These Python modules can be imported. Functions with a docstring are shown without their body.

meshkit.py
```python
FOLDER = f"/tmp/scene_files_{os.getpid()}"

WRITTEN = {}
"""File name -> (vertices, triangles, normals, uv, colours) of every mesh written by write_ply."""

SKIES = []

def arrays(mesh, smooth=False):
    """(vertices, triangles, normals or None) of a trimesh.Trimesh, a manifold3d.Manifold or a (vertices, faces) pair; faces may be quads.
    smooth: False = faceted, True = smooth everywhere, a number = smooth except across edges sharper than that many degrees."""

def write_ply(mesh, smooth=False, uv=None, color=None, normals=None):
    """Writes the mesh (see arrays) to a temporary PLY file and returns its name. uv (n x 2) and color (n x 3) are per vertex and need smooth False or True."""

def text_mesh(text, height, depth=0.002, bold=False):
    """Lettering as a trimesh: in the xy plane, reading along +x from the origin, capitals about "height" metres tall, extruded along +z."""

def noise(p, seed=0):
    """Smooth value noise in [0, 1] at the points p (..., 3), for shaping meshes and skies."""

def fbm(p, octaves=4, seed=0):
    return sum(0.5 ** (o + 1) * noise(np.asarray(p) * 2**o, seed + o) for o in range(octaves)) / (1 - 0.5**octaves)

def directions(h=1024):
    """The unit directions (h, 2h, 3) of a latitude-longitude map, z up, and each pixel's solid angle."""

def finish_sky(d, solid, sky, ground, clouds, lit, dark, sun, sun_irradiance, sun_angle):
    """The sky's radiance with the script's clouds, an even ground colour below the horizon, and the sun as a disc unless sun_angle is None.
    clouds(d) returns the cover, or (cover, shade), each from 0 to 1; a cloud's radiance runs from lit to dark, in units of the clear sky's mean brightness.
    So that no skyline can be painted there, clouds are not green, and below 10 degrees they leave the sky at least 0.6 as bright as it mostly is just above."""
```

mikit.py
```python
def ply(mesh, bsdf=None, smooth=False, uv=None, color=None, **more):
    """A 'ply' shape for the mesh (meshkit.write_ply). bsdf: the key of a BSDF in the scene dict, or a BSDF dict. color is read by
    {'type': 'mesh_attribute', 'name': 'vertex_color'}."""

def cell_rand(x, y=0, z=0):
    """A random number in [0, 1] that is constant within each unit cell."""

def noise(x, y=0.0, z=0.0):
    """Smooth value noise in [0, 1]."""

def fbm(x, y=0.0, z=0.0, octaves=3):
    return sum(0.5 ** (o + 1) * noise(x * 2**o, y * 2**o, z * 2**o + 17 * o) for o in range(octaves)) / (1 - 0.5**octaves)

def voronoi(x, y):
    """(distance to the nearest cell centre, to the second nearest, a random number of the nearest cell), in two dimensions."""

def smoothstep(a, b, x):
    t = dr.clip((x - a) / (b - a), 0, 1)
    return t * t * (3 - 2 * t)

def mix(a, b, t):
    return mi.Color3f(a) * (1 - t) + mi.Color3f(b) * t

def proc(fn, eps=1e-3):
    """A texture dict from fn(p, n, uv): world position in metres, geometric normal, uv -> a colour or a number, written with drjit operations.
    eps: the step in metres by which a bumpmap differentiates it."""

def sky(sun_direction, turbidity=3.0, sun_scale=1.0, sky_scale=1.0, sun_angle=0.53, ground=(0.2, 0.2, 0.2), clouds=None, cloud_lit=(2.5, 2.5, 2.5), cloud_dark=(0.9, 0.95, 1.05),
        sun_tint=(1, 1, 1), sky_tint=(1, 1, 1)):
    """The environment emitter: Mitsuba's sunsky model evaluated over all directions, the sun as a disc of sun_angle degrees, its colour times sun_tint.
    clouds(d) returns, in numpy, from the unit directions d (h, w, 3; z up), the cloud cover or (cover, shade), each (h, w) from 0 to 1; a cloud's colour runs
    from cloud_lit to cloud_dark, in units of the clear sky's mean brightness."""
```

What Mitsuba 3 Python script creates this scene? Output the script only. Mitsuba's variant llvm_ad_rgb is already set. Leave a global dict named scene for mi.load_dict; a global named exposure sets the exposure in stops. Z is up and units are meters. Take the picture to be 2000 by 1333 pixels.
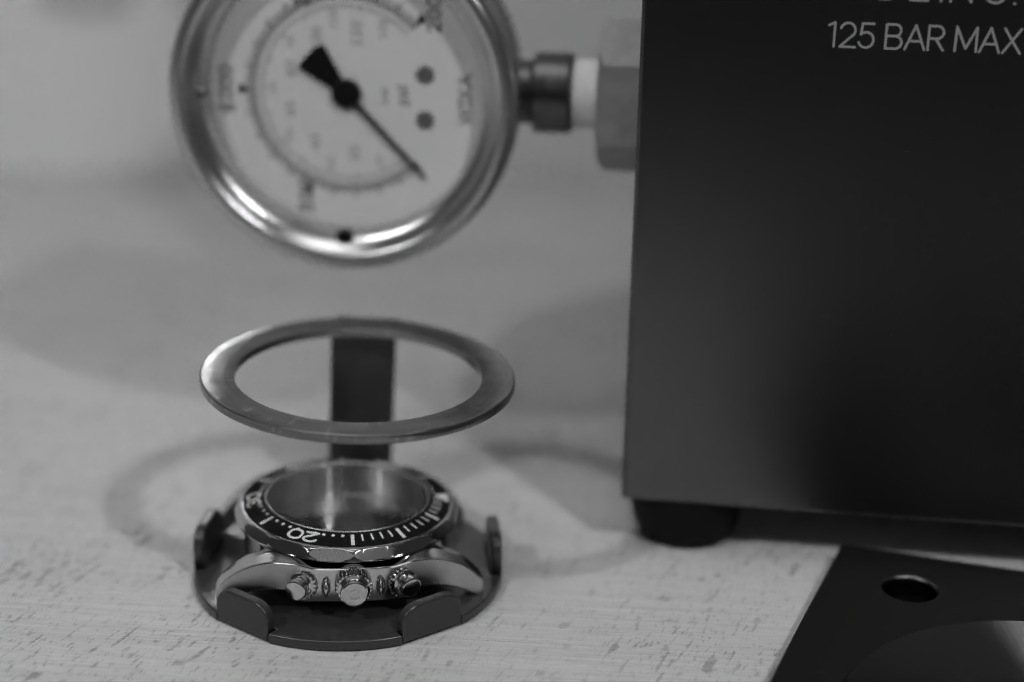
import math
import numpy as np
import trimesh
import manifold3d as m3
import drjit as dr
import mitsuba as mi
import mikit
import meshkit
from mikit import proc, noise, fbm, smoothstep, voronoi
from scipy.spatial import Delaunay
from shapely.geometry import Polygon, Point, LineString, box as sbox
from shapely.ops import unary_union
from shapely import affinity
import shapely

T = mi.ScalarTransform4f
MM = 0.001
scene, labels = {}, {}

# ------------------------------------------------------------------ camera
PITCH, ROLL = math.radians(20.13), math.radians(1.0)
CAM = np.array([29.4, -282.9, 150.2])
fwd = np.array([0, math.cos(PITCH), -math.sin(PITCH)])
upv = np.array([0, math.sin(PITCH), math.cos(PITCH)])
upr = -math.sin(ROLL) * np.array([1.0, 0, 0]) + math.cos(ROLL) * upv
scene['camera'] = {
    'type': 'thinlens', 'fov': 33.37, 'fov_axis': 'x',
    'aperture_radius': 6.0 * MM, 'focus_distance': 293.5 * MM,
    'near_clip': 0.01, 'far_clip': 20.0,
    'to_world': T().look_at(origin=(CAM * MM).tolist(), target=((CAM + fwd * 100) * MM).tolist(), up=upr.tolist())}
exposure = 0.0

# ------------------------------------------------------------------ light
AMBIENT = 0.03
scene['ambient'] = {'type': 'constant', 'radiance': {'type': 'rgb', 'value': [AMBIENT] * 3}}
LAMP_RIGHT = np.array([235.0, -300.0, 420.0])
LAMP_LEFT = np.array([-330.0, -285.0, 440.0])
LAMP_WALL = np.array([-86.0, 268.0, 122.0])
LAMP_POWER = (570.0, 570.0, 250.0)
CEILING = (np.array([-150.0, -250.0, 1500.0]), 350.0, 2.5)
WINDOW = (np.array([150.0, -1700.0, 1230.0]), 1100.0, 460.0, 0.22)   # soft light behind the camera       # centre, half size, radiance

# ------------------------------------------------------------------ helpers


def g(v):
    return {'type': 'rgb', 'value': [float(v)] * 3}


def look(n):
    return {'type': 'ref', 'id': n}


def rotz(a):
    a = math.radians(a)
    return np.array([[math.cos(a), -math.sin(a), 0], [math.sin(a), math.cos(a), 0], [0, 0, 1.0]])


def mesh_of(m):
    if hasattr(m, 'to_mesh'):
        k = m.to_mesh()
        return trimesh.Trimesh(np.array(k.vert_properties[:, :3]), np.array(k.tri_verts), process=False)
    return m


def place(mesh, R=None, t=(0, 0, 0)):
    mesh = mesh_of(mesh).copy()
    v = np.array(mesh.vertices)
    if R is not None:
        v = v @ np.asarray(R).T
    mesh.vertices = v + np.asarray(t, float)
    return mesh


def key_for(name):
    if name not in scene:
        return name
    k = 1
    while f'{name}_{k:03d}' in scene:
        k += 1
    return f'{name}_{k:03d}'


def add(name, mesh, bsdf, smooth=30, uv=None, label=None, kind=None, **more):
    """mesh in millimetres -> one entry of the scene"""
    mesh = mesh_of(mesh).copy()
    mesh.vertices = np.array(mesh.vertices) * MM
    k = key_for(name)
    if len(mesh.faces) == 0 or not np.isfinite(mesh.vertices).all():
        print('EMPTY', k)
    scene[k] = mikit.ply(mesh, bsdf, smooth=smooth, uv=uv, **more)
    d = {}
    if label:
        d['label'] = label
    if kind:
        d['kind'] = kind
    if d:
        labels[k] = d
    return k


def lathe(prof, n=128, crease=32, R=None, t=(0, 0, 0), a0=0.0, a1=2 * math.pi):
    """profile (r, h) revolved round z; creases split; returns (mesh, uv)"""
    prof = np.asarray(prof, float)
    runs, cur = [], [0]
    for i in range(1, len(prof)):
        cur.append(i)
        if i < len(prof) - 1:
            d0, d1 = prof[i] - prof[i - 1], prof[i + 1] - prof[i]
            ang = math.degrees(abs(math.atan2(d0[0] * d1[1] - d0[1] * d1[0], d0 @ d1)))
            if ang > crease:
                runs.append(cur)
                cur = [i]
    runs.append(cur)
    V, Fc, UV, off = [], [], [], 0
    a = np.linspace(a0, a1, n + 1)
    for run in runs:
        p = prof[run]
        m = len(p)
        r = p[:, 0][None, :] * np.ones((n + 1, 1))
        V.append(np.stack([r * np.cos(a)[:, None], r * np.sin(a)[:, None], np.ones((n + 1, 1)) * p[:, 1][None]], -1).reshape(-1, 3))
        UV.append(np.stack([np.repeat(a[:, None] / (2 * math.pi), m, 1), np.repeat(np.linspace(0, 1, m)[None], n + 1, 0)], -1).reshape(-1, 2))
        i, j = np.meshgrid(np.arange(n), np.arange(m - 1), indexing='ij')
        q = off + i * m + j
        Fc.append(np.concatenate([np.stack([q, q + m, q + m + 1], -1).reshape(-1, 3), np.stack([q, q + m + 1, q + 1], -1).reshape(-1, 3)]))
        off += (n + 1) * m
    mesh = trimesh.Trimesh(np.vstack(V), np.vstack(Fc), process=False)
    return place(mesh, R, t), np.vstack(UV)


def add_lathe(name, prof, bsdf, n=128, crease=32, R=None, t=(0, 0, 0), **kw):
    mesh, uv = lathe(prof, n, crease, R, t)
    # seam and axis vertices: normals are smoothed per strip; weld the seam by averaging
    return add(name, mesh, bsdf, smooth=True, uv=uv, **kw)


def extrude(poly, h, z=0.0):
    parts = [trimesh.creation.extrude_polygon(p, h, engine='earcut') for p in getattr(poly, 'geoms', [poly])]
    m = trimesh.util.concatenate(parts)
    m.apply_translation([0, 0, z])
    return m


def bevel_plate(poly, z0, z1, c, steps=4):
    """extruded outline whose top and bottom edges are rounded off by c"""
    poly = shapely.geometry.polygon.orient(poly.simplify(0.004))
    prof = []
    for k in range(steps + 1):
        f = k / steps * math.pi / 2
        prof.append((c * (1 - math.sin(f)), z0 + c * (1 - math.cos(f))))
    prof += [(a_, z0 + z1 - b_) for a_, b_ in prof[::-1]]
    V, Fc, off, loops = [], [], 0, []
    for ring in [poly.exterior, *poly.interiors]:
        p = np.array(ring.coords)[:-1]
        d = np.roll(p, -1, 0) - p
        d /= np.linalg.norm(d, axis=1, keepdims=True)
        nrm = np.stack([-d[:, 1], d[:, 0]], 1)          # left of travel = inside the material
        m = nrm + np.roll(nrm, 1, 0)
        m /= np.maximum((m * m).sum(1, keepdims=True), 0.35) / 2
        n = len(p)
        for ins_, z in prof:
            V.append(np.column_stack([p + m * ins_, np.full(n, z)]))
        for k in range(len(prof) - 1):
            a = off + k * n + np.arange(n)
            b = off + k * n + (np.arange(n) + 1) % n
            Fc += [np.stack([a, b, b + n], 1), np.stack([a, b + n, a + n], 1)]
        loops.append((off, n, len(prof)))
        off += n * len(prof)
    V = np.vstack(V)
    for top in (False, True):
        rings = [V[o + (q - 1) * n if top else o:][:n, :2] for o, n, q in loops]
        idx = np.concatenate([np.arange(n) + (o + (q - 1) * n if top else o) for o, n, q in loops])
        import mapbox_earcut
        flat = np.vstack(rings)
        ends = np.cumsum([len(r) for r in rings]).astype(np.uint32)
        t_ = np.asarray(mapbox_earcut.triangulate_float64(flat, ends)).reshape(-1, 3)
        u, v, w = flat[t_[:, 0]], flat[t_[:, 1]], flat[t_[:, 2]]
        up = ((v - u)[:, 0] * (w - u)[:, 1] - (v - u)[:, 1] * (w - u)[:, 0]) > 0
        t_[up != top] = t_[up != top][:, ::-1]
        Fc.append(idx[t_])
    return trimesh.Trimesh(V, np.vstack(Fc), process=False)


def cyl(r, h, seg=64, r2=None):
    return m3.Manifold.cylinder(h, r, r if r2 is None else r2, seg)


def rbox(lo, hi, r, seg=24):
    lo, hi = np.array(lo, float) + r, np.array(hi, float) - r
    s = m3.Manifold.sphere(r, seg)
    pts = [s.translate([float(x), float(y), float(z)]) for x in (lo[0], hi[0]) for y in (lo[1], hi[1]) for z in (lo[2], hi[2])]
    return m3.Manifold.batch_hull(pts)


def arc_pts(cx, cy, rx_, ry_, a0, a1, n=20):
    a = np.radians(np.linspace(a0, a1, n))
    return list(zip(cx + rx_ * np.cos(a), cy + ry_ * np.sin(a)))


# ------------------------------------------------------------------ materials
def rotated(p, deg):
    c, s = math.cos(math.radians(deg)), math.sin(math.radians(deg))
    return (p.x * c + p.y * s) * 1000, (-p.x * s + p.y * c) * 1000      # millimetres along / across the grain


def wood(p, n, uv):
    x, y = rotated(p, -4.0)
    broad = fbm(x * 0.006, y * 0.03, 3.0, 3)
    lines = noise(x * 0.02, y * 2.2, 5.0) * 0.6 + noise(x * 0.05, y * 4.6, 7.0) * 0.4
    fine = noise(x * 0.5, y * 6.0, 1.0)
    hair = smoothstep(0.62, 0.9, noise(x * 0.035 + 4, y * 5.2, 13.0)) * smoothstep(0.45, 0.7, noise(x * 0.05, y * 0.7, 19.0))
    # short dark flecks lying across the grain, in loose rows
    fx, fy = rotated(p, 66.0)
    wob = (noise(x * 0.25, y * 0.25, 9.0) - 0.5) * 2.4
    jag = (noise(x * 0.9, y * 2.6, 27.0) - 0.5) * 0.28
    f1 = noise(fx * 0.30 + 3.1, (fy + wob * 0.25 + jag) * 1.3, 11.0)
    f2 = noise(fx * 0.75 + 9.1, (fy + wob * 0.25 + jag) * 3.2, 15.0)
    area = smoothstep(0.25, 0.65, fbm(x * 0.05, y * 0.07, 21.0, 2))
    cut = smoothstep(0.30, 0.62, noise(x * 0.15, y * 2.1, 31.0))
    fleck = smoothstep(0.77, 0.93, f1) * (0.45 + 0.55 * area) * (0.55 + 0.45 * cut) + 0.8 * smoothstep(0.68, 0.92, f2) * (0.3 + 0.7 * area) * (0.35 + 0.65 * cut)
    base = 0.50 + 0.07 * (broad - 0.5) + 0.10 * (lines - 0.5) + 0.07 * (fine - 0.5)
    v = base * (1 - 0.45 * dr.clip(fleck, 0, 1)) * (1 - 0.18 * hair)
    return mi.Color3f(v)


def wood_relief(p, n, uv):
    x, y = rotated(p, -4.0)
    return (noise(x * 0.03, y * 3.0, 5.0) + 0.5 * noise(x * 0.4, y * 5.0, 2.0)) * 1.0


scene['mat_wood'] = {'type': 'twosided', 'bsdf': {'type': 'bumpmap', 'arbitrary': proc(wood_relief, 5e-5), 'scale': 2.5e-5,
                     'bsdf': {'type': 'principled', 'base_color': proc(wood), 'roughness': 0.5, 'specular': 0.15}}}


def plaster(p, n, uv):
    return mi.Color3f(0.80 + 0.05 * (fbm(p.x * 14, p.z * 14, p.y * 14, 3) - 0.5))


scene['mat_wall'] = {'type': 'twosided', 'bsdf': {'type': 'diffuse', 'reflectance': proc(plaster)}}


def scratch(p, n, uv):
    return 0.10 + 0.10 * noise(p.x * 900, p.y * 900, p.z * 900) + 0.05 * noise(p.x * 6000, p.y * 6000, p.z * 6000)


scene['mat_polished'] = {'type': 'twosided', 'bsdf': {'type': 'roughconductor', 'material': 'none', 'specular_reflectance': g(0.64), 'alpha': 0.03}}
scene['mat_bezel'] = {'type': 'twosided', 'bsdf': {'type': 'blendbsdf', 'weight': 0.78, 'a': {'type': 'diffuse', 'reflectance': g(0.26)},
                      'b': {'type': 'roughconductor', 'material': 'none', 'specular_reflectance': g(0.62), 'alpha': 0.09}}}
scene['mat_neck'] = {'type': 'twosided', 'bsdf': {'type': 'roughconductor', 'material': 'none', 'specular_reflectance': g(0.13), 'alpha': 0.16}}
scene['mat_satin'] = {'type': 'twosided', 'bsdf': {'type': 'roughconductor', 'material': 'none', 'specular_reflectance': g(0.55), 'alpha': 0.16}}


def brushed_relief(p, n, uv):
    x, y, z = p.x * 1000, p.y * 1000, p.z * 1000
    return noise(x * 0.35, y * 0.35, z * 16.0) + 0.6 * noise(x * 0.8 + 40, y * 0.8, z * 34.0)


scene['mat_brushed'] = {'type': 'twosided', 'bsdf': {'type': 'bumpmap', 'arbitrary': proc(brushed_relief, 1.2e-5), 'scale': 3.5e-6,
                        'bsdf': {'type': 'roughconductor', 'material': 'none', 'specular_reflectance': g(0.56), 'alpha': 0.24}}}
scene['mat_turned'] = {'type': 'twosided', 'bsdf': {'type': 'roughconductor', 'material': 'none', 'specular_reflectance': g(0.34), 'alpha_u': 0.02, 'alpha_v': 0.38}}
scene['mat_dark_metal'] = {'type': 'twosided', 'bsdf': {'type': 'roughconductor', 'material': 'none', 'specular_reflectance': g(0.20), 'alpha': 0.12}}
scene['mat_floor_metal'] = {'type': 'twosided', 'bsdf': {'type': 'roughconductor', 'material': 'none', 'specular_reflectance': g(0.26), 'alpha': 0.05}}
scene['mat_insert'] = {'type': 'twosided', 'bsdf': {'type': 'blendbsdf', 'weight': 0.012, 'a': {'type': 'diffuse', 'reflectance': g(0.010)},
                       'b': {'type': 'roughconductor', 'material': 'none', 'specular_reflectance': g(0.9), 'alpha': 0.06}}}
scene['mat_print_white'] = {'type': 'twosided', 'bsdf': {'type': 'diffuse', 'reflectance': g(0.72)}}


def enamel(p, n, uv):
    return mi.Color3f(0.029 + 0.008 * (fbm(p.x * 300, p.y * 300, p.z * 300, 3) - 0.5))


def enamel_rough(p, n, uv):
    return 0.22 + 0.06 * noise(p.x * 700, p.y * 700, p.z * 700)


scene['mat_enamel'] = {'type': 'twosided', 'bsdf': {'type': 'principled', 'base_color': proc(enamel), 'roughness': proc(enamel_rough), 'specular': 0.5, 'clearcoat': 0.3, 'clearcoat_gloss': 0.9}}


def ring_tone(p, n, uv):
    a = noise(uv.x * 60, uv.y * 9.0, 3.0)
    b = noise(uv.x * 14, uv.y * 40.0, 5.0)
    c_ = noise(uv.x * 9.0, uv.y * 1.5, 11.0)
    sc = smoothstep(0.80, 0.95, noise(uv.x * 260, uv.y * 6.0, 21.0))
    return mi.Color3f(0.20 * (0.62 + 0.30 * a + 0.25 * b + 0.30 * c_ + 0.5 * sc))


def ring_rough(p, n, uv):
    return 0.14 + 0.12 * noise(uv.x * 90, uv.y * 30.0, 1.0)


scene['mat_ring'] = {'type': 'twosided', 'bsdf': {'type': 'principled', 'base_color': proc(ring_tone), 'metallic': 0.85, 'roughness': proc(ring_rough), 'anisotropic': 0.6, 'specular': 0.5}}


def anod_tone(p, n, uv):
    sp = smoothstep(0.955, 0.985, noise(p.x * 1400, p.y * 1400, p.z * 1400))
    return mi.Color3f(0.006 + 0.03 * sp)


def anod_marks(p, n, uv):
    # faint turning marks left in the face: shallow arcs
    dx, dz = (p.x - 0.092) * 1000, (p.z - 0.030) * 1000
    r = dr.sqrt(dx * dx + dz * dz)
    mask = smoothstep(15.0, 4.0, dr.abs(dx - 2.0)) * smoothstep(44.0, 47.0, r) * smoothstep(58.0, 54.0, r)
    return mask * dr.sin(r * 11.0)


scene['mat_anodised'] = {'type': 'twosided', 'bsdf': {'type': 'bumpmap', 'arbitrary': proc(anod_marks, 3e-5), 'scale': 1.0e-6,
                         'bsdf': {'type': 'roughplastic', 'diffuse_reflectance': proc(anod_tone), 'alpha': 0.11, 'int_ior': 2.1}}}
scene['mat_plate'] = {'type': 'twosided', 'bsdf': {'type': 'principled', 'base_color': g(0.009), 'roughness': 0.34, 'specular': 0.25}}
scene['mat_disc'] = {'type': 'twosided', 'bsdf': {'type': 'blendbsdf', 'weight': 0.11, 'a': {'type': 'diffuse', 'reflectance': g(0.008)},
                     'b': {'type': 'roughconductor', 'material': 'none', 'specular_reflectance': g(0.5), 'alpha_u': 0.10, 'alpha_v': 0.9}}}
scene['mat_rubber'] = {'type': 'twosided', 'bsdf': {'type': 'principled', 'base_color': g(0.004), 'roughness': 0.6, 'specular': 0.15}}
scene['mat_engraved'] = {'type': 'twosided', 'bsdf': {'type': 'diffuse', 'reflectance': g(0.24)}}
scene['mat_dial'] = {'type': 'twosided', 'bsdf': {'type': 'diffuse', 'reflectance': g(0.60)}}
scene['mat_ink'] = {'type': 'twosided', 'bsdf': {'type': 'diffuse', 'reflectance': g(0.02)}}
scene['mat_ink_grey'] = {'type': 'twosided', 'bsdf': {'type': 'diffuse', 'reflectance': g(0.12)}}
scene['mat_ink_pale'] = {'type': 'twosided', 'bsdf': {'type': 'diffuse', 'reflectance': g(0.24)}}
scene['mat_black'] = {'type': 'twosided', 'bsdf': {'type': 'roughplastic', 'diffuse_reflectance': g(0.001), 'int_ior': 1.3, 'alpha': 0.3}}
scene['mat_glass'] = {'type': 'thindielectric', 'int_ior': 1.2}
scene['mat_sapphire'] = {'type': 'thindielectric', 'int_ior': 1.09}


def tape(p, n, uv):
    return mi.Color3f(0.74 + 0.10 * (noise(p.x * 1800, p.y * 60, p.z * 60) - 0.5))


scene['mat_tape'] = {'type': 'twosided', 'bsdf': {'type': 'diffuse', 'reflectance': proc(tape)}}


def brass(p, n, uv):
    return mi.Color3f(0.42 + 0.24 * (fbm(p.x * 260, p.y * 260, p.z * 260, 3) - 0.5))


scene['mat_brass'] = {'type': 'twosided', 'bsdf': {'type': 'principled', 'base_color': proc(brass), 'metallic': 0.75, 'roughness': 0.45}}
scene['mat_lamp'] = {'type': 'twosided', 'bsdf': {'type': 'diffuse', 'reflectance': g(0.03)}}

# ------------------------------------------------------------------ setting: table and wall
wa, wb = np.array([-148.6, 290.9]), np.array([70.0, 306.2])
wd = (wb - wa) / np.linalg.norm(wb - wa)
wn = np.array([-wd[1], wd[0]])
pl, pr_ = wa - wd * 1100, wb + wd * 1100
tv = np.array([[pl[0], pl[1], 0], [pr_[0], pr_[1], 0], [1100, -205, 0], [-1100, -205, 0]])
table_poly = Polygon(tv[:, :2])
add('tabletop', extrude(table_poly, 25, -25), 'mat_wood', smooth=False, kind='structure', label='pale wood-grain tabletop with short dark flecks')
wpoly = Polygon([pl, pr_, pr_ + wn * 40, pl + wn * 40])
add('wall', extrude(wpoly, 1400, -25), 'mat_wall', smooth=False, kind='structure', label='plain light grey wall behind the table')

# ------------------------------------------------------------------ lamps (out of frame)


def desk_lamp(pos, power, label, target=(0.0, 10.0, 10.0)):
    k = key_for('desk_lamp__bulb').replace('__bulb', '')
    k = next(q for q in ('desk_lamp', 'desk_lamp_001', 'desk_lamp_002') if q + '__bulb' not in scene)
    aim = np.array(target) - pos
    z = aim / np.linalg.norm(aim)
    x = np.cross([0, 0, 1.0], z)
    x /= np.linalg.norm(x)
    R = np.stack([x, np.cross(z, x), z], 1)
    disc, _ = lathe([(0.0, 0), (13.0, 0)][::-1], 48, R=R, t=pos)
    n = np.array(disc.face_normals).mean(0)
    if n @ z < 0:
        disc.invert()
    add(k + '__bulb', disc, None, smooth=False, emitter={'type': 'area', 'radiance': g(power)})
    add_lathe(k + '__shade', [(13.6, 6), (14.5, 6), (20, -24), (12, -46), (0, -48)], 'mat_lamp', 48, R=R, t=pos)
    labels[k] = {'label': label, 'category': 'desk lamp', 'group': 'small lamps lighting the table'}


desk_lamp(LAMP_RIGHT, LAMP_POWER[0], 'small black lamp on the side of the box, out of view')
desk_lamp(LAMP_LEFT, LAMP_POWER[1], 'small black lamp on the side away from the box, out of view')
desk_lamp(LAMP_WALL, LAMP_POWER[2], 'small black lamp shining up the back wall, out of view', (-80.0, 292.0, 172.0))
c, hs, rad = CEILING
cv = np.array([[-1, -1, 0], [1, -1, 0], [1, 1, 0], [-1, 1, 0.0]]) * hs + c
add('ceiling_light', trimesh.Trimesh(cv, [[0, 2, 1], [0, 3, 2]], process=False), None, smooth=False, emitter={'type': 'area', 'radiance': g(rad)})
labels['ceiling_light'] = {'label': 'square white ceiling light high above the table', 'category': 'ceiling light'}

c, hx_, hz_, rad = WINDOW
zz = np.array([0, 0, 60.0]) - c
zz /= np.linalg.norm(zz)
xx = np.cross([0, 0, 1.0], zz)
xx /= np.linalg.norm(xx)
yy = np.cross(zz, xx)
qv = np.array([c - xx * hx_ - yy * hz_, c + xx * hx_ - yy * hz_, c + xx * hx_ + yy * hz_, c - xx * hx_ + yy * hz_])
add('soft_light', trimesh.Trimesh(qv, [[0, 1, 2], [0, 2, 3]], process=False), None, smooth=False, emitter={'type': 'area', 'radiance': g(rad)})
labels['soft_light'] = {'label': 'large dim white soft light panel standing behind the camera', 'category': 'soft light'}

# ------------------------------------------------------------------ the case holder (base, tabs, post, ring)
H = 'case_holder'
labels[H] = {'label': 'dark grey bent-metal holder with round base, four tabs and a flat ring on a post', 'category': 'holder'}
RB = 28.5
tabs = [(-126.5, 12.4, 7.0), (-53.5, 12.2, 7.0), (173.0, 12.5, 9.4), (6.5, 12.5, 9.2)]
base = Point(0, 0).buffer(RB, 96)
for az, ln, ht in tabs:
    d = RB * math.cos(math.asin(ln / 2 / RB))
    base = base.difference(affinity.rotate(sbox(d - 2.05, -ln / 2, 60, ln / 2), az, origin=(0, 0)))
base = base.union(sbox(-6.9, 10, 5.8, 29.4))
base = base.buffer(-0.25).buffer(0.25)
add(H + '__base_plate', bevel_plate(base, 0.15, 2.0, 0.4), 'mat_enamel', smooth=50)
for az, ln, ht in tabs:
    d = RB * math.cos(math.asin(ln / 2 / RB))
    pr = sbox(-ln / 2, 0.35, ln / 2, ht)
    top = sbox(-ln / 2, ht - 4.2, ln / 2, ht).buffer(-4.1).buffer(4.1, 24)
    pr = unary_union([sbox(-ln / 2, 0.35, ln / 2, ht - 4.1), Polygon([(-ln / 2, 0), (ln / 2, 0), (ln / 2, ht - 1), (-ln / 2, ht - 1)]).buffer(0)])
    pr = Polygon([(-ln / 2, 0.35), (ln / 2, 0.35)] + [(ln / 2 - 3.6 + 3.6 * math.cos(a), ht - 3.2 + 3.2 * math.sin(a)) for a in np.linspace(0, math.pi / 2, 16)]
                 + [(-ln / 2 + 3.6 + 3.6 * math.cos(a), ht - 3.2 + 3.2 * math.sin(a)) for a in np.linspace(math.pi / 2, math.pi, 16)])
    m = bevel_plate(pr, 0, 2.0, 0.45)
    # local (x along chord, y up, z outward) -> world
    a = math.radians(az)
    out = np.array([math.cos(a), math.sin(a), 0])
    tan = np.array([-math.sin(a), math.cos(a), 0])
    R = np.stack([tan, [0, 0, 1.0], out], 1)
    add(H + '__tab', place(m, R, out * (d - 2.0)), 'mat_enamel', smooth=50)
# post: a strip that leans a little to the right
pp = Polygon([(-7.3, 0.15), (5.3, 0.15), (6.85, 37.9), (-5.75, 37.9)])
m = bevel_plate(pp, 0, 1.9, 0.3)
add(H + '__post', place(m, np.array([[1, 0, 0], [0, 0, -1], [0, 1, 0.0]]), (0, 31.4, 0)), 'mat_enamel')
# flat ring
rn = np.array([math.sin(math.radians(1.86)), -math.sin(math.radians(0.66)), 1.0])
rn /= np.linalg.norm(rn)
rx = np.cross([0, 1.0, 0], rn)
rx /= np.linalg.norm(rx)
RR = np.stack([rx, np.cross(rn, rx), rn], 1)
rc = np.array([1.93, 3.36, 39.0])
ri, ro = 22.1, 28.2
prof = [(ri, -1.7), (ri, -0.55), (ri + 0.12, -0.34), (ri + 0.35, -0.25), (ri + 2, -0.18), (ro - 2, -0.03), (ro - 0.45, 0.0), (ro - 0.15, -0.1), (ro, -0.35), (ro, -1.5), (ro - 0.25, -1.8), (ri + 0.3, -1.8), (ri, -1.7)]
k = add_lathe(H + '__ring', prof, 'mat_ring', 256, crease=50, R=RR, t=rc)
ton = Point(0, 0).buffer(ro - 0.3, 64)
ton = sbox(-6.9, 20, 5.7, ro + 0.2).difference(ton)
add(H + '__ring__tongue', place(bevel_plate(ton, -1.75, -0.06, 0.12), RR, rc), 'mat_enamel')

# ------------------------------------------------------------------ the watch case
W = 'watch'
labels[W] = {'label': 'polished steel wristwatch case with black numbered bezel lying in the round holder', 'category': 'watch'}
WA = 8.6
ph = math.radians(1.7)
WR = rotz(WA) @ np.array([[math.cos(ph), 0, math.sin(ph)], [0, 1, 0], [-math.sin(ph), 0, math.cos(ph)]])
WT = np.array([-0.5, 1.4, 8.0]) - WR @ np.array([0, 0, 8.0])


def wplace(m):
    return place(m, WR, WT)


xs = np.linspace(-23.6, 23.6, 160)
arc = 20.6 - 4.9 * np.abs(xs / 23.4) ** 2.15
body = Polygon(np.concatenate([np.stack([xs, -arc], 1), np.stack([xs[::-1], arc[::-1]], 1)]))
gap = Polygon([(16.2, -13.0), (24.5, -11.8), (40, -11.8), (40, 11.8), (24.5, 11.8), (16.2, 13.0)])
body = body.difference(gap).difference(affinity.scale(gap, -1, 1, origin=(0, 0))).union(Point(0, 0).buffer(18.6, 96))
body = body.buffer(-0.7, 24).buffer(1.4, 24).buffer(-0.7, 24)


def flank_top(x):
    a = np.abs(x)
    s_ = np.clip((a - 6.0) / 5.0, 0, 1)
    return 10.75 + 0.85 * s_ * s_ * (3 - 2 * s_) - 0.048 * np.maximum(a - 12.5, 0) ** 2 - 0.020 * np.maximum(a - 18.5, 0) ** 2.2


def flank_bot(x):
    a = np.abs(x)
    s_ = np.clip((a - 8.5) / 3.0, 0, 1)
    mid = 4.7 + 2.0 * s_ * s_ * (3 - 2 * s_)
    return mid - 0.043 * np.maximum(a - 13.0, 0) ** 2


def resample(poly, step):
    L = poly.exterior.length
    n = int(L / step)
    return np.array([poly.exterior.interpolate(i * L / n).coords[0] for i in range(n)])


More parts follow.
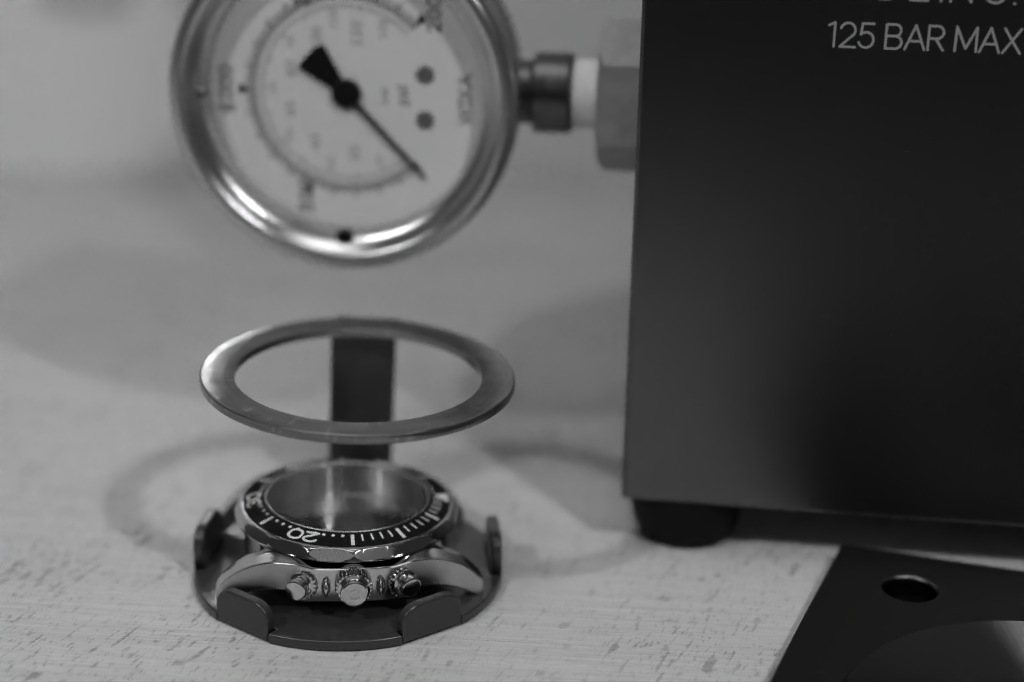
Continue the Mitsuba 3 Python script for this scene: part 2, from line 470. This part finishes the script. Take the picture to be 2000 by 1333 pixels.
edge = resample(body, 0.28)
pts = [edge]
for d in (0.18, 0.45, 0.8, 1.15, 1.5):
    ins = body.buffer(-d, 16)
    for q in getattr(ins, 'geoms', [ins]):
        if q.area > 0.5:
            pts.append(resample(q, 0.35))
inner = body.buffer(-1.9)
gx, gy = np.meshgrid(np.arange(-24, 24, 0.55), np.arange(-21, 21, 0.55))
mask = shapely.contains_xy(inner, gx.ravel(), gy.ravel()) & (np.hypot(gx, gy).ravel() > 15.4)
pts.append(np.stack([gx.ravel()[mask], gy.ravel()[mask]], 1))
ca = np.linspace(0, 2 * math.pi, 240, endpoint=False)
pts.append(np.stack([15.2 * np.cos(ca), 15.2 * np.sin(ca)], 1))
P2 = np.vstack(pts)
P2 = P2 + 0.0
tri = Delaunay(P2).simplices
cen = P2[tri].mean(1)
ok = shapely.contains_xy(body.buffer(-0.004), cen[:, 0], cen[:, 1]) & (np.hypot(cen[:, 0], cen[:, 1]) > 15.15)
tri = tri[ok]
dist = shapely.distance(body.exterior, shapely.points(P2))
rise = np.where(dist < 0.18, dist * 0.9, 0.162 + (dist - 0.18) * 0.10)
rise = np.minimum(rise, 0.6)
zt = flank_top(P2[:, 0]) + rise
top = trimesh.Trimesh(np.column_stack([P2, zt]), tri, process=False)
if top.face_normals[:, 2].mean() < 0:
    top.invert()
add(W + '__case', wplace(top), 'mat_polished', smooth=24)
# flank wall with a small rolled lower edge
rows = []
for f in np.linspace(0, 1, 10):
    rows.append(np.column_stack([edge, flank_bot(edge[:, 0]) + (flank_top(edge[:, 0]) - flank_bot(edge[:, 0])) * f]))
c0 = np.array([q for q in edge])
ins = edge - 0.35 * (lambda t_: np.stack([t_[:, 1], -t_[:, 0]], 1) / np.linalg.norm(t_, axis=1, keepdims=True))(np.roll(edge, -1, 0) - np.roll(edge, 1, 0)) * (1 if body.exterior.is_ccw else -1)
rows.insert(0, np.column_stack([ins, flank_bot(edge[:, 0]) - 0.35]))
V = np.vstack(rows)
n, m_ = len(edge), len(rows)
i, j = np.meshgrid(np.arange(m_ - 1), np.arange(n), indexing='ij')
q0, q1, q2, q3 = i * n + j, i * n + (j + 1) % n, (i + 1) * n + (j + 1) % n, (i + 1) * n + j
Fq = np.concatenate([np.stack([q0, q1, q2], -1).reshape(-1, 3), np.stack([q0, q2, q3], -1).reshape(-1, 3)])
side = trimesh.Trimesh(V, Fq, process=False)
if not body.exterior.is_ccw:
    side.invert()
sx = np.array(side.triangles_center)[:, 0]
sy = np.array(side.triangles_center)[:, 1]
midm = (np.abs(sx) < 9.3) & (sy < -15)
add(W + '__case__side', wplace(side.submesh([np.where(~midm)[0]], append=True)), 'mat_brushed', smooth=35, label='brushed flank of the case')
add(W + '__case__polished_side', wplace(side.submesh([np.where(midm)[0]], append=True)), 'mat_polished', smooth=35)
bot = extrude(Polygon(ins).buffer(-0.02), 0.3, 4.9).subdivide_to_size(1.2)
bv = np.array(bot.vertices)
bv[:, 2] = flank_bot(bv[:, 0]) - 0.35 + (bv[:, 2] - 4.9)
bot.vertices = bv
add(W + '__case__underside', wplace(bot), 'mat_satin', smooth=False)
add_lathe(W + '__case_back', [(0, 2.6), (14.2, 2.6), (15.6, 3.2), (15.9, 5.6)], 'mat_satin', 96, R=WR, t=WT)

# inner wall and floor, seen through the crystal
add_lathe(W + '__inner_wall', [(14.7, 3.9), (14.7, 6.6), (14.5, 6.75), (14.5, 8.4), (14.7, 8.55), (14.7, 14.5)], 'mat_turned', 192, R=WR, t=WT)
add_lathe(W + '__inner_floor', [(14.75, 3.9), (0.0, 3.9)], 'mat_floor_metal', 96, R=WR, t=WT)

# bezel with scalloped facets
bp = [(15.0, 11.7), (19.7, 11.7), (20.1, 11.82), (20.38, 12.15), (20.46, 12.6), (20.34, 13.1), (20.02, 13.6), (19.58, 14.0), (19.22, 14.17), (18.93, 14.22), (18.9, 13.8), (15.0, 13.8)]
bez = m3.Manifold.revolve(m3.CrossSection([bp]), 512)
NF = 16
for kf in range(NF):
    a = -90 + 11.25 + kf * 360 / NF
    cut = m3.Manifold.cube([6, 16, 12], True).translate([3.0, 0, 0]).rotate([0, -30, 0]).translate([19.94, 0, 13.15]).rotate([0, 0, a])
    bez = bez - cut
add(W + '__bezel', wplace(bez), 'mat_polished', smooth=20, label='polished bezel rim with scalloped facets')


def ins_z(r):
    return 14.22 + (18.9 - r) * 0.26


add_lathe(W + '__bezel_insert', [(18.88, 13.9), (18.88, ins_z(18.88)), (15.08, ins_z(15.08)), (15.08, 13.9)], 'mat_insert', 256, R=WR, t=WT,
          label='black bezel ring with white scale')
ZERO_AZ = 90 - 90.0      # azimuth of minute 0 in the watch frame


def polar(mesh, az, r0):
    """mesh in x (tangential, clockwise from outside reading), y (outward) -> on the insert"""
    mesh = mesh_of(mesh)
    if len(mesh.vertices) < 4000:
        mesh = mesh.subdivide()
    v = np.array(mesh.vertices)
    r = r0 + v[:, 1]
    a = math.radians(az) - v[:, 0] / r0
    mesh = mesh.copy()
    mesh.vertices = np.column_stack([r * np.cos(a), r * np.sin(a), ins_z(r) + 0.012 + v[:, 2]])
    return wplace(mesh)


def digit(ch, w, h, stroke):
    paths = {'2': [arc_pts(0.5, 0.72, 0.48, 0.28, 170, -30) + [(0.02, 0.0), (1.0, 0.0)]],
             '0': [arc_pts(0.5, 0.66, 0.5, 0.34, 0, 180) + arc_pts(0.5, 0.34, 0.5, 0.34, 180, 360) + [(1.0, 0.66)]],
             '3': [arc_pts(0.5, 0.76, 0.42, 0.24, 150, -90) + arc_pts(0.5, 0.26, 0.48, 0.26, 90, -150)],
             '4': [[(0.72, 0.0), (0.72, 1.0), (0.0, 0.30), (1.0, 0.30)]],
             '5': [[(0.92, 1.0), (0.14, 1.0), (0.08, 0.55)] + arc_pts(0.48, 0.32, 0.5, 0.32, 125, -155)]}
    return unary_union([LineString([((x - 0.5) * w, (y - 0.5) * h) for x, y in p_]).buffer(stroke / 2, 6) for p_ in paths[ch]])


def az_min(m):
    return ZERO_AZ - 6.0 * m


for mnt in range(60):
    a = az_min(mnt)
    if mnt == 0:
        tri_ = Polygon([(-1.5, 1.25), (1.5, 1.25), (0, -1.2)]).buffer(0.12)
        add(W + '__bezel_insert__triangle', polar(extrude(tri_, 0.02), a, 17.2), 'mat_print_white', smooth=False)
    elif mnt % 10 == 0 and mnt >= 20:
        t = extrude(unary_union([affinity.translate(digit(ch, 2.35, 2.2, 0.46), -1.48 + 2.96 * q, 0) for q, ch in enumerate(str(mnt))]), 0.02).subdivide_to_size(0.5)
        add(W + '__bezel_insert__numeral', polar(t, a, 17.1), 'mat_print_white', smooth=False)
    elif mnt % 5 == 0:
        add(W + '__bezel_insert__bar', polar(extrude(sbox(-0.29, -1.3, 0.29, 1.3).buffer(0.02), 0.02), a, 17.05), 'mat_print_white', smooth=False)
    elif mnt < 15:
        add(W + '__bezel_insert__tick', polar(extrude(sbox(-0.15, -0.8, 0.15, 0.8), 0.02), a, 16.55), 'mat_print_white', smooth=False)
    elif abs(mnt - round(mnt / 10) * 10) > 1 or mnt < 15:
        add(W + '__bezel_insert__dot', polar(extrude(Point(0, 0).buffer(0.30, 10), 0.02), a, 16.0), 'mat_print_white', smooth=False)
    else:
        add(W + '__bezel_insert__dot', polar(extrude(Point(0, 0).buffer(0.28, 10), 0.02), a, 15.85), 'mat_print_white', smooth=False)
# crystal and its bright edge
add_lathe(W + '__crystal_rim', [(15.06, 14.4), (15.04, 15.24), (14.95, 15.32), (14.78, 15.32), (14.7, 15.24), (14.68, 14.4)], 'mat_satin', 192, R=WR, t=WT)
add_lathe(W + '__crystal', [(14.68, 15.15), (0, 15.15)], 'mat_sapphire', 96, R=WR, t=WT, label='clear flat crystal')

# crown and pushers: axis along local +z of the lathe -> outward


def radial(az, z, r):
    """rotation and position of a part whose axis points outward at this azimuth"""
    a = math.radians(az)
    out = np.array([math.cos(a), math.sin(a), 0])
    tan = np.array([-math.sin(a), math.cos(a), 0])
    R = np.stack([tan, [0, 0, 1.0], out], 1)
    return WR @ R, WR @ (out * r + np.array([0, 0, z])) + WT


def knurled(r, h, teeth, depth, seg=3):
    p = []
    for t_ in range(teeth):
        for f, rr in ((0.0, r - depth), (0.22, r - depth * 0.25), (0.38, r), (0.62, r), (0.78, r - depth * 0.25)):
            a = 2 * math.pi * (t_ + f) / teeth
            p.append((rr * math.cos(a), rr * math.sin(a)))
    m = m3.Manifold.extrude(m3.CrossSection([p]), h)
    lim = m3.Manifold.revolve(m3.CrossSection([[(0, 0), (r - 0.35, 0), (r + 0.02, 0.35), (r + 0.02, h - 0.5), (r - 0.15, h - 0.15), (r - 0.6, h), (0, h)]]), 96)
    return m ^ lim


R, t = radial(-90, 7.95, 20.1)
add(W + '__crown', place(knurled(3.25, 2.5, 26, 0.55), R, t), 'mat_polished', smooth=25, label='knurled screw-down crown')
k = add_lathe(W + '__crown__cap', [(2.75, 2.4), (2.75, 2.75), (2.4, 2.95), (2.3, 3.05), (2.4, 3.2), (2.45, 3.9), (2.35, 4.15), (2.12, 4.28), (2.05, 4.28), (0, 4.30)], 'mat_polished', 96, R=R, t=t)
em = Point(0, 0).buffer(0.98, 32).difference(Point(0, 0).buffer(0.80, 32)).difference(sbox(0.1, 0.35, 1.2, 0.62))
add(W + '__crown__emblem', place(extrude(em, 0.06, 4.29), R, t), 'mat_satin', smooth=False, label='round emblem on the crown face')
add_lathe(W + '__crown__tube', [(3.7, -0.8), (3.7, 0.1), (3.4, 0.28), (2.6, 0.28)], 'mat_polished', 64, R=R, t=t)
for az in (-90 - 24.5, -90 + 24.5):
    k = key_for(W + '__pusher')
    R, t = radial(az, 7.75, 20.1)
    add(W + '__pusher', place(knurled(3.0, 2.1, 22, 0.58), R, t), 'mat_polished', smooth=25)
    add_lathe(k + '__cap', [(2.3, 2.0), (2.3, 2.2), (2.0, 2.35), (1.85, 2.5), (1.9, 3.9), (1.8, 4.2), (1.55, 4.35), (0, 4.4)], 'mat_polished', 64, R=R, t=t)
    add_lathe(k + '__tube', [(3.3, -0.8), (3.3, 0.1), (3.0, 0.25), (2.0, 0.25)], 'mat_polished', 64, R=R, t=t)
for s in (-1, 1):
    st = m3.Manifold.sphere(1.0, 48).scale([0.85, 2.0, 1.75]).translate([s * 4.75, -20.4, 7.6])
    add(W + '__crown_guard', wplace(st), 'mat_polished', smooth=40)

# ------------------------------------------------------------------ pressure tester: black box with feet
UX = np.array([0.9926, -0.1210, 0.0])
NB = np.array([-0.1210, -0.9926, 0.0])          # outward normal of the front face
BR = np.stack([UX, [0, 0, 1.0], NB], 1)         # local x right, y up, z out of the front
BO = np.array([50.55, 10.68, 0.0])              # front left lower corner on the table
B = 'pressure_tester'
labels[B] = {'label': 'tall black metal box with engraved 125 BAR MAX lettering standing on rubber feet', 'category': 'pressure tester'}
BW, BH, BD = 112.0, 190.0, 170.0
add(B + '__housing', place(rbox((0, 11, -BD), (BW, BH, 0), 0.9, 48), BR, BO), 'mat_anodised', smooth=5)
for fx, fz in ((12.2, -11.6), (BW - 15, -14.3), (14.6, -BD + 14), (BW - 15, -BD + 14)):
    m, uv = lathe([(0, 0), (7.6, 0), (9.0, 0.5), (10.2, 3.0), (11.0, 6.5), (11.3, 9.0), (11.2, 11.0), (0, 11.0)], 64)
    Rf = BR @ np.array([[1, 0, 0], [0, 0, 1], [0, -1, 0.0]])
    add(B + '__foot', place(m, Rf, BO + UX * fx + NB * fz), 'mat_rubber', smooth=True, uv=uv)

# engraved single-line lettering


GL = {
    '1': (0.34, [[(0.02, 0.88), (0.26, 1.0), (0.26, 0)]]),
    '2': (0.66, [arc_pts(0.33, 0.70, 0.30, 0.30, 165, -35) + [(0.03, 0), (0.66, 0)]]),
    '5': (0.62, [[(0.58, 1.0), (0.12, 1.0), (0.07, 0.55)] + arc_pts(0.29, 0.32, 0.31, 0.32, 130, -160)]),
    'B': (0.66, [[(0, 0), (0, 1), (0.34, 1)] + arc_pts(0.36, 0.76, 0.24, 0.24, 90, -90) + [(0, 0.52)], [(0.36, 0.52)] + arc_pts(0.38, 0.26, 0.27, 0.26, 90, -90) + [(0, 0)]]),
    'A': (0.80, [[(0, 0), (0.40, 1), (0.80, 0)], [(0.13, 0.34), (0.67, 0.34)]]),
    'R': (0.62, [[(0, 0), (0, 1), (0.32, 1)] + arc_pts(0.34, 0.74, 0.26, 0.26, 90, -90) + [(0, 0.48)], [(0.30, 0.48), (0.62, 0)]]),
    'M': (0.86, [[(0, 0), (0.02, 1), (0.43, 0.12), (0.84, 1), (0.86, 0)]]),
    'X': (0.70, [[(0, 0), (0.68, 1)], [(0.02, 1), (0.70, 0)]]),
    'D': (0.72, [[(0, 0), (0, 1), (0.28, 1)] + arc_pts(0.26, 0.5, 0.46, 0.5, 88, -88) + [(0, 0)]]),
    'E': (0.56, [[(0.56, 1), (0, 1), (0, 0), (0.56, 0)], [(0, 0.52), (0.48, 0.52)]]),
    'I': (0.02, [[(0, 0), (0, 1)]]),
    'N': (0.66, [[(0, 0), (0, 1), (0.66, 0), (0.66, 1)]]),
    'U': (0.68, [[(0, 1), (0, 0.34)] + arc_pts(0.34, 0.34, 0.34, 0.34, 180, 360) + [(0.68, 1)]]),
    'S': (0.62, [arc_pts(0.31, 0.75, 0.27, 0.25, 30, 270) + arc_pts(0.31, 0.25, 0.30, 0.25, 90, -155)]),
    '.': (0.02, [[(0, 0), (0.01, 0.0)]]),
}


def letter(ch, h, stroke):
    return unary_union([LineString([(x * h, y * h) for x, y in s]).buffer(stroke / 2, 6) for s in GL[ch][1]])


def write(text, x, y, h, stroke, gap, space, parent):
    for ch in text:
        if ch == ' ':
            x += space
            continue
        sh = affinity.translate(letter(ch, h, stroke), x, y)
        add(parent, place(extrude(sh, 0.07, 0.0), BR, BO + NB * 0.005), 'mat_engraved', smooth=False)
        x += GL[ch][0] * h + gap


write('125 BAR MAX', 31.7, 98.3, 4.05, 0.42, 0.56, 1.4, B + '__letter')
write('MADE IN U.S.A.', 28.3, 106.55, 5.1, 0.45, 1.45, 0.7, B + '__letter')

# ------------------------------------------------------------------ pressure gauge
G = 'pressure_gauge'
labels[G] = {'label': 'round steel dial gauge with white face and black pointer left of the black box', 'category': 'pressure gauge'}
GO = np.array([-3.9, 42.0, 80.6])
GR = BR


def gplace(m, x=0, y=0, z=0):
    return place(m, GR, GO + GR @ np.array([x, y, z], float))


add_lathe(G + '__case', [(0, -27), (30.0, -27), (31.2, -26), (31.6, -24), (31.6, -3)], 'mat_satin', 192, R=GR, t=GO)
add_lathe(G + '__bezel', [(31.4, -4.6), (33.4, -4.6), (33.9, -4.2), (34.1, -3.4), (34.1, 0.8), (33.95, 2.0), (33.5, 3.0), (32.8, 3.65), (31.9, 3.95), (31.1, 3.85), (30.5, 3.5), (30.0, 2.95), (29.5, 2.3), (28.9, 1.65), (28.4, 1.25), (27.8, 0.95)], 'mat_bezel', 256, R=GR, t=GO,
          label='polished rounded bezel ring with sloping inner face')
add_lathe(G + '__inner_ring', [(27.85, 0.85), (27.5, 0.2), (27.1, -3.6)], 'mat_bezel', 192, R=GR, t=GO)
DZ = -3.4
add_lathe(G + '__dial', [(27.3, DZ), (0, DZ)], 'mat_dial', 128, R=GR, t=GO, label='white dial with pressure scale')
add_lathe(G + '__window', [(27.8, 0.9), (0, 0.9)], 'mat_glass', 96, R=GR, t=GO, label='clear window')


def gdir(v):
    a = math.radians(-45 - 270 * v)
    return np.array([math.cos(a), math.sin(a)]), a


ZI = DZ + 0.03
# printed scales (flat ink on the dial)
ink = []
for i in range(101):
    d, a = gdir(i / 100)
    lo, hi, w = (18.2, 20.1, 0.20) if i % 5 else (18.2, 20.7, 0.24)
    ink.append(affinity.rotate(sbox(lo, -w, hi, w), math.degrees(a), origin=(0, 0)))
ringline = Polygon([(18.55 * math.cos(a), 18.55 * math.sin(a)) for a in np.radians(np.linspace(-45, -315, 120))] + [(18.25 * math.cos(a), 18.25 * math.sin(a)) for a in np.radians(np.linspace(-315, -45, 120))])
ink.append(ringline)
add(G + '__dial__outer_scale', gplace(extrude(unary_union(ink), 0.03, ZI)), 'mat_ink', smooth=False)
ink = []
for i in range(139):
    d, a = gdir(i / 138)
    lo, hi, w = (16.4, 17.1, 0.07) if i % 10 else (15.8, 17.1, 0.12)
    ink.append(affinity.rotate(sbox(lo, -w, hi, w), math.degrees(a), origin=(0, 0)))
ink.append(Polygon([(17.25 * math.cos(a), 17.25 * math.sin(a)) for a in np.radians(np.linspace(-45, -315, 120))] + [(17.05 * math.cos(a), 17.05 * math.sin(a)) for a in np.radians(np.linspace(-315, -45, 120))]))
add(G + '__dial__inner_scale', gplace(extrude(unary_union(ink), 0.03, ZI)), 'mat_ink_grey', smooth=False)
TURN = rotz(90)        # the dial is mounted a quarter turn to the left


def gtext(name, s, h, x, y, mat='mat_ink', bold=False):
    t_ = meshkit.text_mesh(s, h, 0.03, bold)
    b = t_.bounds
    t_.apply_translation([-(b[0][0] + b[1][0]) / 2, -(b[0][1] + b[1][1]) / 2, 0])
    add(G + name, gplace(place(t_, TURN), x, y, ZI), mat, smooth=False)


for v, s, r in ((0.25, '500', 22.6), (0.5, '1000', 24.2), (0.75, '1500', 22.8), (1.0, '2000', 24.2)):
    d, a = gdir(v)
    gtext('__dial__numeral', s, 2.7, *(d * r), bold=True)
    mk = affinity.rotate(Polygon([(19.6, 0.0), (21.4, 0.75), (21.4, -0.75)]).buffer(0.25), math.degrees(a), origin=(0, 0))
    add(G + '__dial__mark', gplace(extrude(mk, 0.03, ZI)), 'mat_ink', smooth=False)
for b in range(1, 14):
    d, a = gdir(b * 10 / 138)
    big = b % 2 == 0
    gtext('__dial__small_numeral', str(b * 10), 1.9 if big else 1.4, *(d * (11.9 if big else 14.6)), mat='mat_ink_pale', bold=True)
gtext('__dial__unit', 'psi', 2.1, 11.2, 0, mat='mat_ink_grey', bold=True)
gtext('__dial__unit', 'bar', 1.7, 7.3, 0, mat='mat_ink_grey')
gtext('__dial__maker_name', 'WIKA', 2.6, 23.2, -0.3, mat='mat_ink_grey', bold=True)
for y in (4.3, -4.6):
    add_lathe(G + '__screw', [(1.75, -0.1), (1.75, 0.35), (1.45, 0.6), (0.9, 0.65), (0.85, 0.3), (0, 0.3)], 'mat_ink_grey', 32, R=GR, t=GO + GR @ np.array([15.4, y, DZ]))
# pointer
pa = -45 - 1.0
blade = Polygon([(2.0, 0.55), (14, 0.45), (22.4, 0.25), (22.4, -0.25), (14, -0.45), (2.0, -0.55)])
tail = Polygon([(-1.5, 0.9), (-9.7, 3.1)] + [(-9.7 - 0.6 * math.cos(t_), 3.1 * math.sin(t_)) for t_ in np.linspace(math.pi / 2, -math.pi / 2, 12)] + [(-9.7, -3.1), (-1.5, -0.9)]).buffer(0.25)
ptr = unary_union([blade, tail, Point(0, 0).buffer(2.5, 32)])
add(G + '__pointer', gplace(extrude(affinity.rotate(ptr, pa, origin=(0, 0)), 0.4, DZ + 0.6)), 'mat_black', smooth=False, label='black pointer with wide tail')
add_lathe(G + '__pointer__hub', [(2.9, DZ + 0.2), (2.9, DZ + 1.1), (2.5, DZ + 1.4), (1.0, DZ + 1.4), (0.9, DZ + 1.5), (0, DZ + 1.5)], 'mat_black', 48, R=GR, t=GO)
for a, cr in ((-90, 1.7), (180, 1.15)):
    rr = np.array([math.cos(math.radians(a)), math.sin(math.radians(a))]) * 27.3
    add_lathe(G + '__clip', [(cr, 0.3), (cr, 1.5), (cr - 0.4, 1.9), (0, 2.1)], 'mat_black' if a == -90 else 'mat_neck', 32, R=GR, t=GO + GR @ np.array([rr[0] * 1.02, rr[1] * 1.02, 0]))
# threaded neck with white tape, screwed into the hex fitting of the box
SX = BR @ np.array([[0, 0, 1], [1, 0, 0], [0, 1, 0.0]])         # lathe axis -> local +x
add_lathe(G + '__neck', [(6.2, 30), (6.2, 35.2), (6.6, 35.6), (7.7, 36.0), (7.8, 36.6), (7.8, 42.6), (7.2, 43.4), (4.0, 43.4)], 'mat_neck', 96, crease=60, R=SX, t=GO + GR @ np.array([0, 0, -12.0]))
tp = [(5.0, 43.4)] + [(6.75 + 0.16 * math.sin(i * 1.9) , 43.5 + i * 0.23) for i in range(25)] + [(5.0, 49.2)]
add_lathe(G + '__thread_tape', tp, 'mat_tape', 96, crease=60, R=SX, t=GO + GR @ np.array([0, 0, -12.0]), label='white thread tape wound round the neck')
hx = m3.Manifold.cylinder(9.0, 15.0, 15.0, 6)
lim = m3.Manifold.revolve(m3.CrossSection([[(0, 0), (12.9, 0), (15.2, 1.5), (15.2, 9.5), (0, 9.5)]]), 96)
Rh = SX @ rotz(0)
add(B + '__hex_fitting', place(hx.rotate([0, 0, -3]) ^ lim, SX, GO + GR @ np.array([48.7, 0, -12.0])), 'mat_brass', smooth=25, label='worn metal hex fitting on the side of the box')

# ------------------------------------------------------------------ tool plate lower right and turned disc
K = 'tool_plate'
labels[K] = {'label': 'flat black metal plate with a drilled hole in front of the black box', 'category': 'plate'}
ZP = 4.5
outl = Polygon([(92.2, 7.0), (66.5, -55.5), (62, -160), (190, -160), (190, -5.0), (140, -1.0), (128, -3.9)])
outl = outl.buffer(-0.8).buffer(0.8, 8)
hole = Point(101.4, -10.6).buffer(4.95, 48)
pm = bevel_plate(outl, 0.1, ZP, 0.3)
hole_cut = outl.difference(Point(101.4, -10.6).buffer(4.75, 48))
pm = bevel_plate(hole_cut, 0.1, ZP, 0.45)
add(K + '__plate', pm, 'mat_plate', smooth=50)
add_lathe(K + '__hole_rim', [(4.64, ZP - 1.0), (4.66, ZP - 0.5), (4.74, ZP - 0.3), (4.9, ZP - 0.08), (5.1, ZP + 0.01)], 'mat_neck', 64, crease=80, t=(101.4, -10.6, 0))
add_lathe(K + '__hole_lining', [(0, 0.75), (4.70, 0.75), (4.70, ZP - 1.0)], 'mat_black', 64, t=(101.4, -10.6, 0))
D = 'turned_disc'
labels[D] = {'label': 'thin dark turned metal disc with a bright glint lying on the black plate', 'category': 'disc'}
add_lathe(D, [(0.0, ZP + 1.0), (35.8, ZP + 1.0), (36.0, ZP + 0.8), (36.0, ZP + 0.1)], 'mat_disc', 200, crease=80, t=(116.0, -59.2, 0))
